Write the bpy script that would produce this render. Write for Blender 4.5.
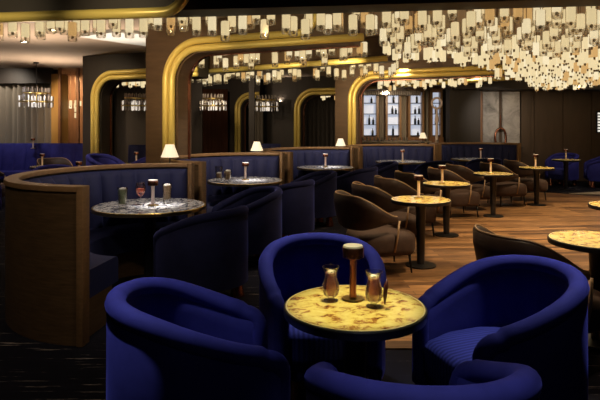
import bpy, bmesh, math, random
from mathutils import Vector, Matrix

for o in list(bpy.data.objects):
    bpy.data.objects.remove(o)
S = bpy.context.scene
COL = S.collection
PI = math.pi
R = math.radians
rnd = random.Random(7)

# ------------------------------------------------------------------ camera, world, exposure
cam_d = bpy.data.cameras.new('camera')
cam = bpy.data.objects.new('camera', cam_d)
COL.objects.link(cam)
cam.location = (0, 0, 1.55)
cam.rotation_euler = (PI / 2, 0, 0)
cam_d.sensor_width = 36
cam_d.lens = 32.4
cam_d.shift_y = -74 / 600
cam_d.clip_start = 0.05
cam_d.clip_end = 100
S.camera = cam

W = bpy.data.worlds.new('world')
S.world = W
W.use_nodes = True
W.node_tree.nodes['Background'].inputs[0].default_value = (0.9, 0.75, 0.6, 1)
W.node_tree.nodes['Background'].inputs[1].default_value = 0.006

S.view_settings.view_transform = 'Standard'
S.view_settings.look = 'None'
S.view_settings.exposure = 1.2
S.view_settings.gamma = 1.0
S.view_settings.use_curve_mapping = False
S.cycles.max_bounces = 6
S.cycles.transparent_max_bounces = 24
S.cycles.sample_clamp_indirect = 3.0
S.cycles.caustics_reflective = False
S.cycles.caustics_refractive = False


def spot(loc, power, size, blend=0.6, col=(1, .82, .6), target=None, rad=0.05):
    d = bpy.data.lights.new('downlight_or_fill_spot', 'SPOT')  # shared by table downlights and the fill spots added elsewhere
    d.energy = power
    d.spot_size = R(size)
    d.spot_blend = blend
    d.color = col
    d.shadow_soft_size = rad
    o = bpy.data.objects.new('downlight_or_fill_spot', d)
    o.location = loc
    if target is not None:
        o.rotation_euler = (Vector(target) - Vector(loc)).to_track_quat('-Z', 'Y').to_euler()
    COL.objects.link(o)
    return o


def area(loc, power, sx, sy, col=(1, .82, .6), target=None):
    d = bpy.data.lights.new('cove_light', 'AREA')
    d.energy = power
    d.shape = 'RECTANGLE'
    d.size = sx
    d.size_y = sy
    d.color = col
    o = bpy.data.objects.new('cove_light', d)
    o.location = loc
    if target is not None:
        o.rotation_euler = (Vector(target) - Vector(loc)).to_track_quat('-Z', 'Y').to_euler()
    COL.objects.link(o)
    return o


WARM = (1.0, .80, .50)
NEUT = (1.0, .93, .86)
# downlights over the tables
FT = (.25, 2.47)                                       # the table in front
spot((FT[0], FT[1], 2.6), 84, 22, .6, (1, .88, .48), (FT[0], FT[1], .7))
TC = [(-.44, 2.40, 14), (.13, 3.22, -86), (1.01, 2.72, 199), (.39, 1.82, 92)]      # tub chairs round it
for i, (x, y, a) in enumerate(TC):
    c, s_ = math.cos(R(a)), math.sin(R(a))
    spot((x - .62 * c, y - .62 * s_, 2.62), [52, 66, 66, 30][i], 36, .9, (.90, .92, 1.0), (x - .16 * c, y - .16 * s_, .5), .04)
for k, p in ((0, 9), (1, 16), (2, 8)):                 # small beams added to brighten the seats
    x, y, a = TC[k]
    spot((x + .04 * math.cos(R(a)), y + .04 * math.sin(R(a)), 2.62), p, 16, .8, (.92, .93, 1.0), (x + .06 * math.cos(R(a)), y + .06 * math.sin(R(a)), .4), .03)
BT = [(-1.50, 5.40), (-.80, 7.90), (.49, 10.40), (2.25, 12.1), (4.2, 13.0)]      # booth tables
for i, (x, y) in enumerate(BT):
    spot((x + .05, y, 2.37 if i < 3 else 2.98), [150, 170, 190, 90, 24][i], 21 if i < 3 else 19, 1, NEUT if i < 3 else (1, .9, .75), (x + .08, y - .02, .7))
    # wide fill beams added to light the tufted backs and the rim of each booth
    spot((x + .1, y + .1, 2.37 if i < 3 else 2.95), [22, 26, 30, 40, 22][i], 105, .8, (1, .86, .70), (x - .2, y + .3, .9), .08)
BI = [(1.33, 5.95), (2.06, 7.6), (3.29, 9.2), (4.6, 10.5), (6.5, 13.2), (2.12, 3.85), (3.3, 5.5)]
for i, (x, y) in enumerate(BI):
    z = 2.36 if i not in (4, 5) else 2.6
    spot((x, y, z), [44, 44, 44, 44, 36, 40, 40][i], 27, .6, WARM, (x, y, .7))
# warm fill beams added among the pendants over the wooden floor and the brown chairs
for x, y, p in ((1.9, 4.9, 85), (3.6, 5.6, 85), (1.0, 6.4, 45), (3.2, 7.4, 95), (5.2, 7.6, 85), (2.2, 8.6, 50), (4.6, 9.6, 62), (6.3, 10.4, 64)):
    spot((x, y, 2.40), p, 105, .7, (1, .72, .42), (x, y, 0), .06)
spot((1.2, 3.3, 2.95), 36, 60, .9, (1, .74, .46), (1.6, 4.0, .6), .06)  # fill beam added for the lone brown chair back
# added fill beams without fittings: carpet, first booth, navy chairs, front group
spot((-1.6, 2.2, 3.0), 26, 80, 1, (1, .80, .56), (-1.9, 3.9, .3), .08)
spot((-3.4, 4.4, 2.6), 8, 80, 1, (1, .80, .56), (-2.6, 4.6, .6), .08)
spot((-.5, 4.3, 3.0), 8, 70, 1, (.92, .92, 1), (-.7, 5.0, .4), .08)
spot((-.1, 6.4, 2.6), 12, 80, 1, (.92, .92, 1), (-.3, 6.6, .4), .08)
spot((-.5, 3.2, 3.0), 26, 40, 1, (1, .80, .56), (-1.5, 4.5, .2), .08)
spot((.4, -.6, 3.0), 3.5, 90, 1, (.85, .88, 1), (.5, 2.4, .4), .08)  # weak fill added from the camera side
# unseen spots added to light the near gold pipe and the arch beams
for x in (-3.2, -1.9):
    spot((x, 3.9, 2.75), 20, 60, 1, (1, .82, .5), (x + .2, 5.1, 2.58), .05)
for x in (-1.3, -.8, -.3, .2):
    spot((x, 5.5, 2.46), 5, 120, 1, (1, .82, .5), (x, 7.0, 2.72), .05)
for x in (-1.8, -.4, .8):
    spot((x, 9.0 - .3 * x, 2.50), 14, 110, 1, (1, .82, .5), (x, 10.2 - .6 * x, 2.66), .05)
# upward spots added without fittings to wash the far lounge and hall ceilings
for x, y, p in ((-7.6, 11.6, 60), (-5.6, 12.3, 60), (-4.6, 8.9, 60), (-2.9, 8.8, 50), (-3.6, 6.9, 40)):
    spot((x, y, 1.9), p, 150, 1, (1, .80, .60), (x, y - .2, 3.05), .03)
spot((-.6, 16.6, 2.3), 16, 150, 1, (1, .82, .62), (-.6, 16.6, 3.05), .03)
# added spots, most without a fitting, on far walls, columns, furniture and floor
spot((-6.6, 12.0, 2.95), 30, 100, 1, (.92, .92, 1), (-6.6, 13.2, .9), .06)
spot((7.3, 11.6, 2.5), 26, 90, 1, (1, .85, .66), (7.4, 12.2, 0), .06)
spot((-6.2, 14.8, 2.9), 70, 130, 1, (1, .72, .45), (-6.5, 15.6, 1.9), .05)
spot((-2.4, 6.0, 1.6), 8, 60, 1, (1, .82, .5), (-1.75, 7.1, 1.8), .05)
spot((-1.9, 5.9, 2.5), 48, 80, 1, (1, .74, .44), (-1.8, 7.8, 2.1), .1)
spot((2.4, 9.4, 2.4), 40, 90, 1, (1, .74, .44), (2.7, 12.0, 2.7), .05)
spot((.5, 10.6, 2.4), 90, 80, 1, (1, .74, .44), (1.6, 12.8, 2.1), .1)
spot((-4.9, 9.6, 3.0), 70, 80, 1, (1, .78, .5), (-4.2, 11.4, 1.9), .1)
spot((6.6, 12.6, 2.5), 20, 90, 1, (1, .74, .48), (6.6, 15, 1.2), .1)
spot((4.8, 12.9, 2.5), 44, 60, 1, (1, .88, .74), (5.3, 14.9, 1.6), .1)
spot((-7.4, 13.3, 2.95), 34, 120, 1, (1, .88, .72), (-7.6, 14.3, 2.0), .1)
spot((-5.9, 12.9, 2.95), 60, 70, 1, (1, .70, .42), (-6.0, 14.6, 1.6), .1)
spot((-2.2, 13.5, 2.8), 50, 110, 1, (1, .76, .52), (-2.0, 17, 1.4), .1)
spot((-5.0, 10.6, 2.9), 30, 90, 1, (.95, .92, 1), (-4.9, 10.9, .4), .1)
spot((2.9, 15.4, 2.6), 60, 100, 1, (1, .76, .5), (2.9, 17.2, 1.4), .1)
spot((7.2, 12.8, 2.6), 8, 70, 1, (.95, .92, 1), (7.1, 13.8, .4), .1)


# ------------------------------------------------------------------ materials
MATS = {}


def mat(name, color=(.5, .5, .5), rough=.5, metal=0, sheen=0, sheen_tint=None, spec=.5, emit=None, estr=0, coat=0):
    m = bpy.data.materials.new(name)
    m.use_nodes = True
    b = m.node_tree.nodes['Principled BSDF']
    b.inputs['Base Color'].default_value = (*color, 1)
    b.inputs['Roughness'].default_value = rough
    b.inputs['Metallic'].default_value = metal
    b.inputs['Specular IOR Level'].default_value = spec
    if sheen:
        b.inputs['Sheen Weight'].default_value = sheen
        b.inputs['Sheen Roughness'].default_value = .35
        b.inputs['Sheen Tint'].default_value = (*(sheen_tint or color), 1)
    if emit:
        b.inputs['Emission Color'].default_value = (*emit, 1)
        b.inputs['Emission Strength'].default_value = estr
    if coat:
        b.inputs['Coat Weight'].default_value = coat
    MATS[name] = m
    return m


def N(m, t, **kw):
    n = m.node_tree.nodes.new(t)
    for k, v in kw.items():
        if k.startswith('i_'):
            n.inputs[int(k[2:])].default_value = v
        else:
            setattr(n, k, v)
    return n


def L(m, a, ao, b, bi):
    m.node_tree.links.new(a.outputs[ao], b.inputs[bi])


def ramp(m, stops, interp='LINEAR'):
    n = N(m, 'ShaderNodeValToRGB')
    cr = n.color_ramp
    cr.interpolation = interp
    cr.elements[0].position, cr.elements[0].color = stops[0][0], (*stops[0][1], 1)
    cr.elements[1].position, cr.elements[1].color = stops[-1][0], (*stops[-1][1], 1)
    for p, c in stops[1:-1]:
        cr.elements.new(p).color = (*c, 1)
    return n


def noise_color(m, stops, scale=5, detail=6, rough=.6, vec_scale=(1, 1, 1), rot=(0, 0, 0), dist=0, coord='Object', bump=0, bump_dist=.01):
    b = m.node_tree.nodes['Principled BSDF']
    tc = N(m, 'ShaderNodeTexCoord')
    mp = N(m, 'ShaderNodeMapping')
    mp.inputs['Scale'].default_value = vec_scale
    mp.inputs['Rotation'].default_value = rot
    L(m, tc, coord, mp, 'Vector')
    nz = N(m, 'ShaderNodeTexNoise')
    nz.inputs['Scale'].default_value = scale
    nz.inputs['Detail'].default_value = detail
    nz.inputs['Roughness'].default_value = rough
    nz.inputs['Distortion'].default_value = dist
    L(m, mp, 'Vector', nz, 'Vector')
    r = ramp(m, stops)
    L(m, nz, 'Fac', r, 'Fac')
    L(m, r, 'Color', b, 'Base Color')
    if bump:
        bp = N(m, 'ShaderNodeBump')
        bp.inputs['Strength'].default_value = bump
        bp.inputs['Distance'].default_value = bump_dist
        L(m, nz, 'Fac', bp, 'Height')
        L(m, bp, 'Normal', b, 'Normal')
    return nz, r, mp


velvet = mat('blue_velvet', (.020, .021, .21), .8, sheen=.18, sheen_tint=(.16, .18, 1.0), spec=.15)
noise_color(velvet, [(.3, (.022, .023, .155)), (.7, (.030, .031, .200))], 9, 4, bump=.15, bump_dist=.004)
velvet_rib = mat('blue_ribbed_velvet', (.03, .035, .2), .8, sheen=.4, sheen_tint=(.2, .23, .95), spec=.15)
m = velvet_rib
tc = N(m, 'ShaderNodeTexCoord')
wv = N(m, 'ShaderNodeTexWave')
wv.bands_direction = 'Y'
wv.inputs['Scale'].default_value = 12
wv.inputs['Distortion'].default_value = 1.5
L(m, tc, 'Object', wv, 'Vector')
r = ramp(m, [(0, (.016, .019, .12)), (1, (.045, .052, .27))])
L(m, wv, 'Fac', r, 'Fac')
L(m, r, 'Color', m.node_tree.nodes['Principled BSDF'], 'Base Color')
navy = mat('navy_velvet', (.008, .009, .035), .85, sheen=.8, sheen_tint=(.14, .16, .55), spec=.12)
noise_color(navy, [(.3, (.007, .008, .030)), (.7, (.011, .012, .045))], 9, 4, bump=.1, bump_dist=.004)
booth_blue = mat('booth_upholstery', (.017, .020, .072), .7, sheen=.35, sheen_tint=(.2, .24, .6), spec=.2)
brown_uph = mat('brown_leather', (.035, .020, .016), .5, sheen=.15, sheen_tint=(.4, .3, .22), spec=.35)
noise_color(brown_uph, [(.3, (.028, .017, .014)), (.7, (.046, .027, .021))], 14, 4, bump=.1, bump_dist=.003)
seat_uph = mat('brown_seat_fabric', (.07, .045, .035), .75, sheen=.3, sheen_tint=(.5, .38, .28), spec=.25)
noise_color(seat_uph, [(.3, (.046, .028, .022)), (.7, (.066, .040, .031))], 14, 4)
pipe_edge = mat('tan_piping', (.34, .22, .12), .45)
brass = mat('brass', (.80, .60, .22), .28, 1.0)
gold = mat('gold_lacquer', (.82, .63, .17), .36, .2)
copper = mat('copper', (.42, .17, .11), .26, 1.0)
darkmetal = mat('dark_metal', (.018, .017, .018), .42, .6)
edge_gold = mat('pale_gold_edge', (.9, .78, .42), .3, .2)
blackmat = mat('black_lacquer', (.012, .012, .014), .35)
wood = mat('oak_veneer', (.13, .075, .035), .45)
noise_color(wood, [(.3, (.075, .044, .021)), (.7, (.145, .086, .042))], 4, 8, vec_scale=(1.5, 1.5, 14), rot=(0, 0, 0))
wood_trim = mat('oak_trim', (.24, .135, .062), .4)
noise_color(wood_trim, [(.3, (.20, .112, .052)), (.7, (.28, .16, .075))], 6, 6, vec_scale=(3, 3, 8))
wall_brown = mat('brown_wall_veneer', (.07, .044, .026), .55)
noise_color(wall_brown, [(.3, (.058, .036, .021)), (.7, (.080, .050, .030))], 2.5, 8, vec_scale=(4, 4, .6))
col_brown = mat('brown_column_veneer', (.11, .066, .035), .5)
noise_color(col_brown, [(.3, (.085, .05, .026)), (.7, (.125, .075, .04))], 2.5, 8, vec_scale=(1, 1, 6))
dark_wall = mat('dark_brown_panel', (.026, .019, .015), .6)
noise_color(dark_wall, [(.3, (.022, .016, .012)), (.7, (.031, .023, .018))], 3, 5, vec_scale=(3, 3, .5))
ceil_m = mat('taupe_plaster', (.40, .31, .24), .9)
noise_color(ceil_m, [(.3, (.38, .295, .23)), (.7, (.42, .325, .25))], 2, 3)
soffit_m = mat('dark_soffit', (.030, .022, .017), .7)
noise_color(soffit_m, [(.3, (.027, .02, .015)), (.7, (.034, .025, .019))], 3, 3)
pale_blue = mat('pale_grey_plaster', (.55, .58, .60), .8)
beige = mat('beige_stone', (.33, .27, .2), .5)
noise_color(beige, [(.3, (.29, .24, .18)), (.7, (.37, .30, .22))], 3, 6)

# carpet : near-black with long pale dashes
carpet = mat('dashed_carpet', (.01, .01, .014), .95, spec=.1)
m = carpet
b = m.node_tree.nodes['Principled BSDF']
tc = N(m, 'ShaderNodeTexCoord')
mp = N(m, 'ShaderNodeMapping')
mp.inputs['Scale'].default_value = (.9, 15, 1)
mp.inputs['Rotation'].default_value = (0, 0, R(8))
L(m, tc, 'Object', mp, 'Vector')
nz = N(m, 'ShaderNodeTexNoise')
nz.inputs['Scale'].default_value = 2.2
nz.inputs['Detail'].default_value = 5
nz.inputs['Roughness'].default_value = .65
L(m, mp, 'Vector', nz, 'Vector')
r = ramp(m, [(.50, (.005, .005, .010)), (.61, (.008, .008, .014)), (.65, (.20, .17, .16)), (.75, (.34, .29, .26))])
L(m, nz, 'Fac', r, 'Fac')
L(m, r, 'Color', b, 'Base Color')

# wood floor : planks run across the picture
plank = mat('plank_floor', (.2, .11, .06), .38)
m = plank
b = m.node_tree.nodes['Principled BSDF']
tc = N(m, 'ShaderNodeTexCoord')
mp = N(m, 'ShaderNodeMapping')
mp.inputs['Rotation'].default_value = (0, 0, R(-4))
L(m, tc, 'Object', mp, 'Vector')
br = N(m, 'ShaderNodeTexBrick')
br.inputs['Scale'].default_value = 1
br.inputs['Brick Width'].default_value = 1.4
br.inputs['Row Height'].default_value = .095
br.inputs['Mortar Size'].default_value = .003
br.inputs['Color1'].default_value = (.075, .036, .017, 1)
br.inputs['Color2'].default_value = (.38, .215, .095, 1)
br.inputs['Mortar'].default_value = (.03, .015, .008, 1)
L(m, mp, 'Vector', br, 'Vector')
mp2 = N(m, 'ShaderNodeMapping')
mp2.inputs['Scale'].default_value = (1.2, 22, 1)
L(m, tc, 'Object', mp2, 'Vector')
nz = N(m, 'ShaderNodeTexNoise')
nz.inputs['Scale'].default_value = 3
nz.inputs['Detail'].default_value = 6
L(m, mp2, 'Vector', nz, 'Vector')
r = ramp(m, [(.32, (.30, .30, .30)), (.68, (1.6, 1.5, 1.4))])
L(m, nz, 'Fac', r, 'Fac')
mx = N(m, 'ShaderNodeMix', data_type='RGBA', blend_type='MULTIPLY')
mx.inputs[0].default_value = 1
L(m, br, 'Color', mx, 6)
L(m, r, 'Color', mx, 7)
L(m, mx, 2, b, 'Base Color')

# onyx table top
onyx = mat('yellow_onyx', (.7, .55, .2), .16, coat=.3)
m = onyx
b = m.node_tree.nodes['Principled BSDF']
tc = N(m, 'ShaderNodeTexCoord')
mp = N(m, 'ShaderNodeMapping')
mp.inputs['Scale'].default_value = (1, 1.2, 1)
L(m, tc, 'Object', mp, 'Vector')
nz = N(m, 'ShaderNodeTexNoise')
nz.inputs['Scale'].default_value = 15
nz.inputs['Detail'].default_value = 9
nz.inputs['Roughness'].default_value = .66
nz.inputs['Distortion'].default_value = .5
L(m, mp, 'Vector', nz, 'Vector')
r = ramp(m, [(.34, (.16, .05, .015)), (.42, (.42, .20, .05)), (.48, (.78, .60, .17)), (.60, (.86, .72, .23)), (.72, (.90, .78, .33))])
L(m, nz, 'Fac', r, 'Fac')
L(m, r, 'Color', b, 'Base Color')

# blue and white marble mosaic
marble = mat('blue_white_marble', (.4, .4, .45), .15, coat=.3)
m = marble
b = m.node_tree.nodes['Principled BSDF']
tc = N(m, 'ShaderNodeTexCoord')
vo = N(m, 'ShaderNodeTexVoronoi')
vo.inputs['Scale'].default_value = 42
L(m, tc, 'Object', vo, 'Vector')
nz = N(m, 'ShaderNodeTexNoise')
nz.inputs['Scale'].default_value = 16
nz.inputs['Detail'].default_value = 8
L(m, tc, 'Object', nz, 'Vector')
mm = N(m, 'ShaderNodeMath', operation='MULTIPLY')
sx = N(m, 'ShaderNodeSeparateColor')
L(m, vo, 'Color', sx, 'Color')
ad = N(m, 'ShaderNodeMath', operation='ADD')
L(m, sx, 'Red', mm, 0)
mm.inputs[1].default_value = .5
L(m, mm, 0, ad, 0)
L(m, nz, 'Fac', ad, 1)
r = ramp(m, [(.42, (.02, .025, .06)), (.56, (.10, .115, .17)), (.68, (.42, .43, .47)), (.85, (.78, .77, .76))])
L(m, ad, 0, r, 'Fac')
L(m, r, 'Color', b, 'Base Color')

stone = mat('grey_marble_slab', (.4, .4, .4), .35)
noise_color(stone, [(.3, (.10, .095, .09)), (.5, (.30, .28, .265)), (.7, (.44, .41, .38))], 2.2, 9, .68, dist=1.2)
curtain_l = mat('pale_curtain', (.26, .225, .18), .85, sheen=.3, sheen_tint=(.6, .5, .4))
curtain_d = mat('dark_curtain', (.05, .042, .038), .85)
curtain_r = mat('bronze_bead', (.16, .07, .04), .45, .4)
glassy = mat('clear_glass', (.9, .9, .9), .05)
for nm, fac, tint in (('clear_glass', .14, (1, 1, 1)), ('pendant_glass', .07, (1.04, 1.0, .95))):
    m = MATS.get(nm) or mat(nm)
    nt = m.node_tree
    nt.nodes.remove(nt.nodes['Principled BSDF'])
    tr = N(m, 'ShaderNodeBsdfTransparent')
    tr.inputs[0].default_value = (*[.95 * c for c in tint], 1)
    gl = N(m, 'ShaderNodeBsdfGlossy')
    gl.inputs['Roughness'].default_value = .06
    lw = N(m, 'ShaderNodeLayerWeight')
    lw.inputs[0].default_value = .35
    mt = N(m, 'ShaderNodeMath', operation='MULTIPLY_ADD')
    mt.inputs[1].default_value = .55
    mt.inputs[2].default_value = fac * .5
    mixs = N(m, 'ShaderNodeMixShader')
    L(m, lw, 'Fresnel', mt, 0)
    L(m, mt, 0, mixs, 0)
    L(m, tr, 0, mixs, 1)
    L(m, gl, 0, mixs, 2)
    if nm == 'pendant_glass':
        tl = N(m, 'ShaderNodeBsdfTranslucent')
        tl.inputs[0].default_value = (.9, .85, .72, 1)
        m2 = N(m, 'ShaderNodeMixShader')
        m2.inputs[0].default_value = .16
        L(m, mixs, 0, m2, 1)
        L(m, tl, 0, m2, 2)
        mixs = m2
    L(m, mixs, 0, nt.nodes['Material Output'], 'Surface')
pend_glass = MATS['pendant_glass']
glow = mat('lit_frosted_tube', (.25, .2, .12), .5, emit=(1, .82, .47), estr=.34)
glow2 = mat('lit_amber_tube', (.25, .18, .1), .5, emit=(1, .60, .22), estr=.25)
glow3 = mat('lit_pale_tube', (.25, .22, .16), .5, emit=(1, .86, .56), estr=.38)
pcap = mat('pendant_cap', (.20, .13, .07), .35, .3)
lampglow = mat('lamp_diffuser', (.9, .8, .7), .5, emit=(1, .82, .62), estr=26)
lamptop = mat('lamp_frosted_top', (.42, .39, .37), .6)
lit_stem_post = mat('lamplit_stem_and_post', (.92, .74, .68), .4)  # far copper stems: lamplight put into the colour; the post is pale itself
shade_m = mat('lit_fabric_shade', (.8, .75, .65), .8, emit=(1, .80, .52), estr=.33)
backlit = mat('backlit_panel', (.6, .65, .7), .5, emit=(.72, .80, 1.0), estr=.24)
crystal = mat('lit_crystal', (.8, .8, .8), .15, emit=(1, .88, .74), estr=.26)
crystal_d = mat('dim_crystal', (.34, .30, .27), .12, .3)
lamp_white = mat('lit_white_slat', (.8, .8, .78), .5, emit=(1, .95, .88), estr=.3)
bottle_m = mat('dark_bottle_glass', (.012, .016, .022), .15)
ochre = mat('ochre_panel', (.42, .24, .06), .5)
warmwood = mat('amber_wood_panel', (.22, .10, .045), .45)
noise_color(warmwood, [(.3, (.17, .078, .034)), (.7, (.26, .125, .058))], 3, 6, vec_scale=(5, 5, .7))
pink = mat('pink_cocktail', (.62, .26, .22), .3)
noise_color(pink, [(.35, (.62, .20, .22)), (.5, (.95, .60, .54)), (.65, (1.0, .82, .68))], 22, 4)
green = mat('green_cocktail', (.42, .48, .30), .3)
noise_color(green, [(.35, (.14, .20, .06)), (.5, (.36, .40, .28)), (.65, (.60, .62, .52))], 26, 4)
red = mat('red_cocktail', (.45, .09, .05), .3)
noise_color(red, [(.4, (.28, .05, .03)), (.65, (.62, .22, .12))], 26, 4)
amber = mat('amber_cocktail', (.42, .27, .14), .3)
noise_color(amber, [(.35, (.20, .12, .06)), (.5, (.42, .30, .20)), (.65, (.72, .62, .5))], 26, 4)
for nm in ('pink_cocktail', 'green_cocktail', 'red_cocktail', 'amber_cocktail'):
    bb = MATS[nm].node_tree.nodes['Principled BSDF']
    m = MATS[nm]
    tr = N(m, 'ShaderNodeBsdfTransparent')
    tr.inputs[0].default_value = {'p': (1, .64, .58, 1), 'g': (.82, .9, .70, 1), 'r': (.95, .45, .35, 1), 'a': (.95, .8, .6, 1)}[nm[0]]
    ms = N(m, 'ShaderNodeMixShader')
    ms.inputs[0].default_value = .62
    L(m, tr, 0, ms, 1)
    tl = N(m, 'ShaderNodeBsdfTranslucent')
    tl.inputs[0].default_value = tr.inputs[0].default_value
    m3 = N(m, 'ShaderNodeMixShader')
    m3.inputs[0].default_value = .5
    L(m, bb, 0, m3, 1)
    L(m, tl, 0, m3, 2)
    L(m, m3, 0, ms, 2)
    L(m, ms, 0, m.node_tree.nodes['Material Output'], 'Surface')
foam = mat('crushed_ice', (.90, .88, .85), .4)
dark_red = mat('dark_red_garnish', (.07, .014, .014), .4)


# ------------------------------------------------------------------ mesh helpers
def new_obj(name, me, parent=None):
    o = bpy.data.objects.new(name, me)
    COL.objects.link(o)
    if parent is not None:
        o.parent = parent
    return o


def finish(name, bm, m, parent=None, smooth=True, angle=None):
    bmesh.ops.recalc_face_normals(bm, faces=bm.faces)
    me = bpy.data.meshes.new(name)
    bm.to_mesh(me)
    bm.free()
    for x in (m if isinstance(m, (list, tuple)) else [m]):
        me.materials.append(x)
    if smooth:
        for p in me.polygons:
            p.use_smooth = True
        if angle is not None:
            me.set_sharp_from_angle(angle=R(angle))
    return new_obj(name, me, parent)


def thing(name, label, cat, loc=(0, 0, 0), rot=0, group=None):
    o = bpy.data.objects.new(name, None)
    o.empty_display_size = .1
    COL.objects.link(o)
    o.location = loc
    o.rotation_euler = (0, 0, rot)
    tag(o, label, cat, group)
    return o


def tag(o, label, cat, group=None):
    o['label'] = label
    o['category'] = cat
    if group:
        o['group'] = group
    return o


def struct(o, label=None):
    o['kind'] = 'structure'
    if label:
        o['label'] = label
    return o


KIDS = {}


def children(o):
    return [c for c in COL.objects if c.parent == o]


def dup(root, loc, rot, label, group=None, kids=None):
    r_ = root.copy()
    COL.objects.link(r_)
    r_.location = loc
    r_.rotation_euler = (0, 0, rot)
    r_['label'] = label
    if group:
        r_['group'] = group
    if root.name not in KIDS:
        KIDS[root.name] = [(c, [g for g in children(c)]) for c in children(root)]
    for c, gs in KIDS[root.name]:
        d = c.copy()
        COL.objects.link(d)
        d.parent = r_
        for g in gs:
            e = g.copy()
            COL.objects.link(e)
            e.parent = d
    return r_


def grid(bm, rows, cu=False, cv=False, capu=False, mi=0):
    vs = [[bm.verts.new(p) for p in r_] for r_ in rows]
    nu, nv = len(vs), len(vs[0])
    for i in range(nu if cu else nu - 1):
        for j in range(nv if cv else nv - 1):
            a, b_, c, d = vs[i][j], vs[i][(j + 1) % nv], vs[(i + 1) % nu][(j + 1) % nv], vs[(i + 1) % nu][j]
            try:
                f = bm.faces.new((a, b_, c, d))
                f.material_index = mi
            except ValueError:
                pass
    if capu:
        for r_ in (vs[0], vs[-1]):
            try:
                f = bm.faces.new(r_)
                f.material_index = mi
            except ValueError:
                pass
    return vs


def box(bm, x0, x1, y0, y1, z0, z1, bevel=0, mi=0):
    vs = [bm.verts.new((x, y, z)) for x in (x0, x1) for y in (y0, y1) for z in (z0, z1)]
    fs = []
    for q in ((0, 1, 3, 2), (4, 6, 7, 5), (0, 4, 5, 1), (2, 3, 7, 6), (0, 2, 6, 4), (1, 5, 7, 3)):
        f = bm.faces.new([vs[k] for k in q])
        f.material_index = mi
        fs.append(f)
    if bevel:
        es = list({e for f in fs for e in f.edges})
        bmesh.ops.bevel(bm, geom=es, offset=bevel, segments=2, affect='EDGES', profile=.5)


def boxo(name, m, x0, x1, y0, y1, z0, z1, parent=None, bevel=0):
    bm = bmesh.new()
    box(bm, x0, x1, y0, y1, z0, z1, bevel)
    return finish(name, bm, m, parent, smooth=bevel > 0, angle=35)


def prism(bm, poly, axis_pts, mi=0):
    """poly: list of 2D; axis_pts: function (p, k) -> 3D for k in 0, 1"""
    a = [bm.verts.new(axis_pts(p, 0)) for p in poly]
    b_ = [bm.verts.new(axis_pts(p, 1)) for p in poly]
    n = len(poly)
    bm.faces.new(a).material_index = mi
    bm.faces.new(list(reversed(b_))).material_index = mi
    for i in range(n):
        bm.faces.new((a[i], a[(i + 1) % n], b_[(i + 1) % n], b_[i])).material_index = mi


def tube(bm, pts, rad, n=12, caps=True, mi=0, flat=1.0):
    pts = [Vector(p) for p in pts]
    rads = rad if isinstance(rad, (list, tuple)) else [rad] * len(pts)
    T = []
    for i in range(len(pts)):
        a = pts[max(i - 1, 0)]
        b_ = pts[min(i + 1, len(pts) - 1)]
        T.append((b_ - a).normalized())
    up = Vector((0, 0, 1)) if abs(T[0].z) < .9 else Vector((1, 0, 0))
    nrm = (up - T[0] * up.dot(T[0])).normalized()
    rows = []
    for i, p in enumerate(pts):
        nrm = (nrm - T[i] * nrm.dot(T[i])).normalized()
        bn = T[i].cross(nrm)
        rows.append([p + (nrm * math.cos(2 * PI * k / n) + bn * math.sin(2 * PI * k / n) * flat) * rads[i] for k in range(n)])
    grid(bm, rows, cv=True, capu=caps, mi=mi)


def lathe(bm, prof, n=24, cx=0, cy=0, mi=0, caps=True):
    rows = [[(cx + r_ * math.cos(2 * PI * k / n), cy + r_ * math.sin(2 * PI * k / n), z) for k in range(n)] for r_, z in prof]
    grid(bm, rows, cv=True, capu=caps, mi=mi)


def lathe_o(name, m, prof, parent=None, n=24, cx=0, cy=0, angle=40, ring=False):
    bm = bmesh.new()
    if ring:
        grid(bm, [[(cx + r_ * math.cos(2 * PI * k / n), cy + r_ * math.sin(2 * PI * k / n), z) for k in range(n)] for r_, z in prof], cu=True, cv=True)
    else:
        lathe(bm, prof, n, cx, cy)
    return finish(name, bm, m, parent, angle=angle)


def cushion(bm, outline, levels, mi=0):
    """stack of inset outlines: levels = [(z, inset)]"""
    c = Vector((sum(p[0] for p in outline) / len(outline), sum(p[1] for p in outline) / len(outline)))
    rows = []
    for z, ins in levels:
        row = []
        for p in outline:
            v = Vector(p) - c
            v = v * (1 - ins / max(v.length, 1e-4))
            row.append((c.x + v.x, c.y + v.y, z))
        rows.append(row)
    grid(bm, rows, cv=True, capu=True, mi=mi)


def ease(t):
    t = max(0, min(1, t))
    return t * t * (3 - 2 * t)


# ------------------------------------------------------------------ room shell
EDGE = [(-9.2, 6.4), (-3.1, 5.62), (2.7, 4.86), (9.2, 4.0)]        # far edge of the dark soffit overhead
CZ, SZ = 3.05, 2.63

bm = bmesh.new()
box(bm, -9.2, 9.2, -1.6, 18.6, -.12, 0)
struct(finish('floor', bm, carpet, smooth=False), 'dark carpet with pale dashes')
bm = bmesh.new()
wp = [(.30, 3.74), (9.1, 3.74), (9.1, 11.3), (6.3, 12.0), (5.6, 12.6), (4.6, 12.0), (3.2, 10.9), (1.6, 9.0), (.75, 7.2), (.45, 5.6)]
prism(bm, wp, lambda p, k: (p[0], p[1], .001 + .011 * k))
struct(finish('wood_floor', bm, plank, smooth=False), 'wooden plank floor')
bm = bmesh.new()
prism(bm, [(6.15, 12.35), (9.1, 11.45), (9.1, 12.9), (7.2, 12.75)], lambda p, k: (p[0], p[1], .001 + .010 * k))
struct(finish('stone_floor', bm, beige, smooth=False), 'pale stone floor')

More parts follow.
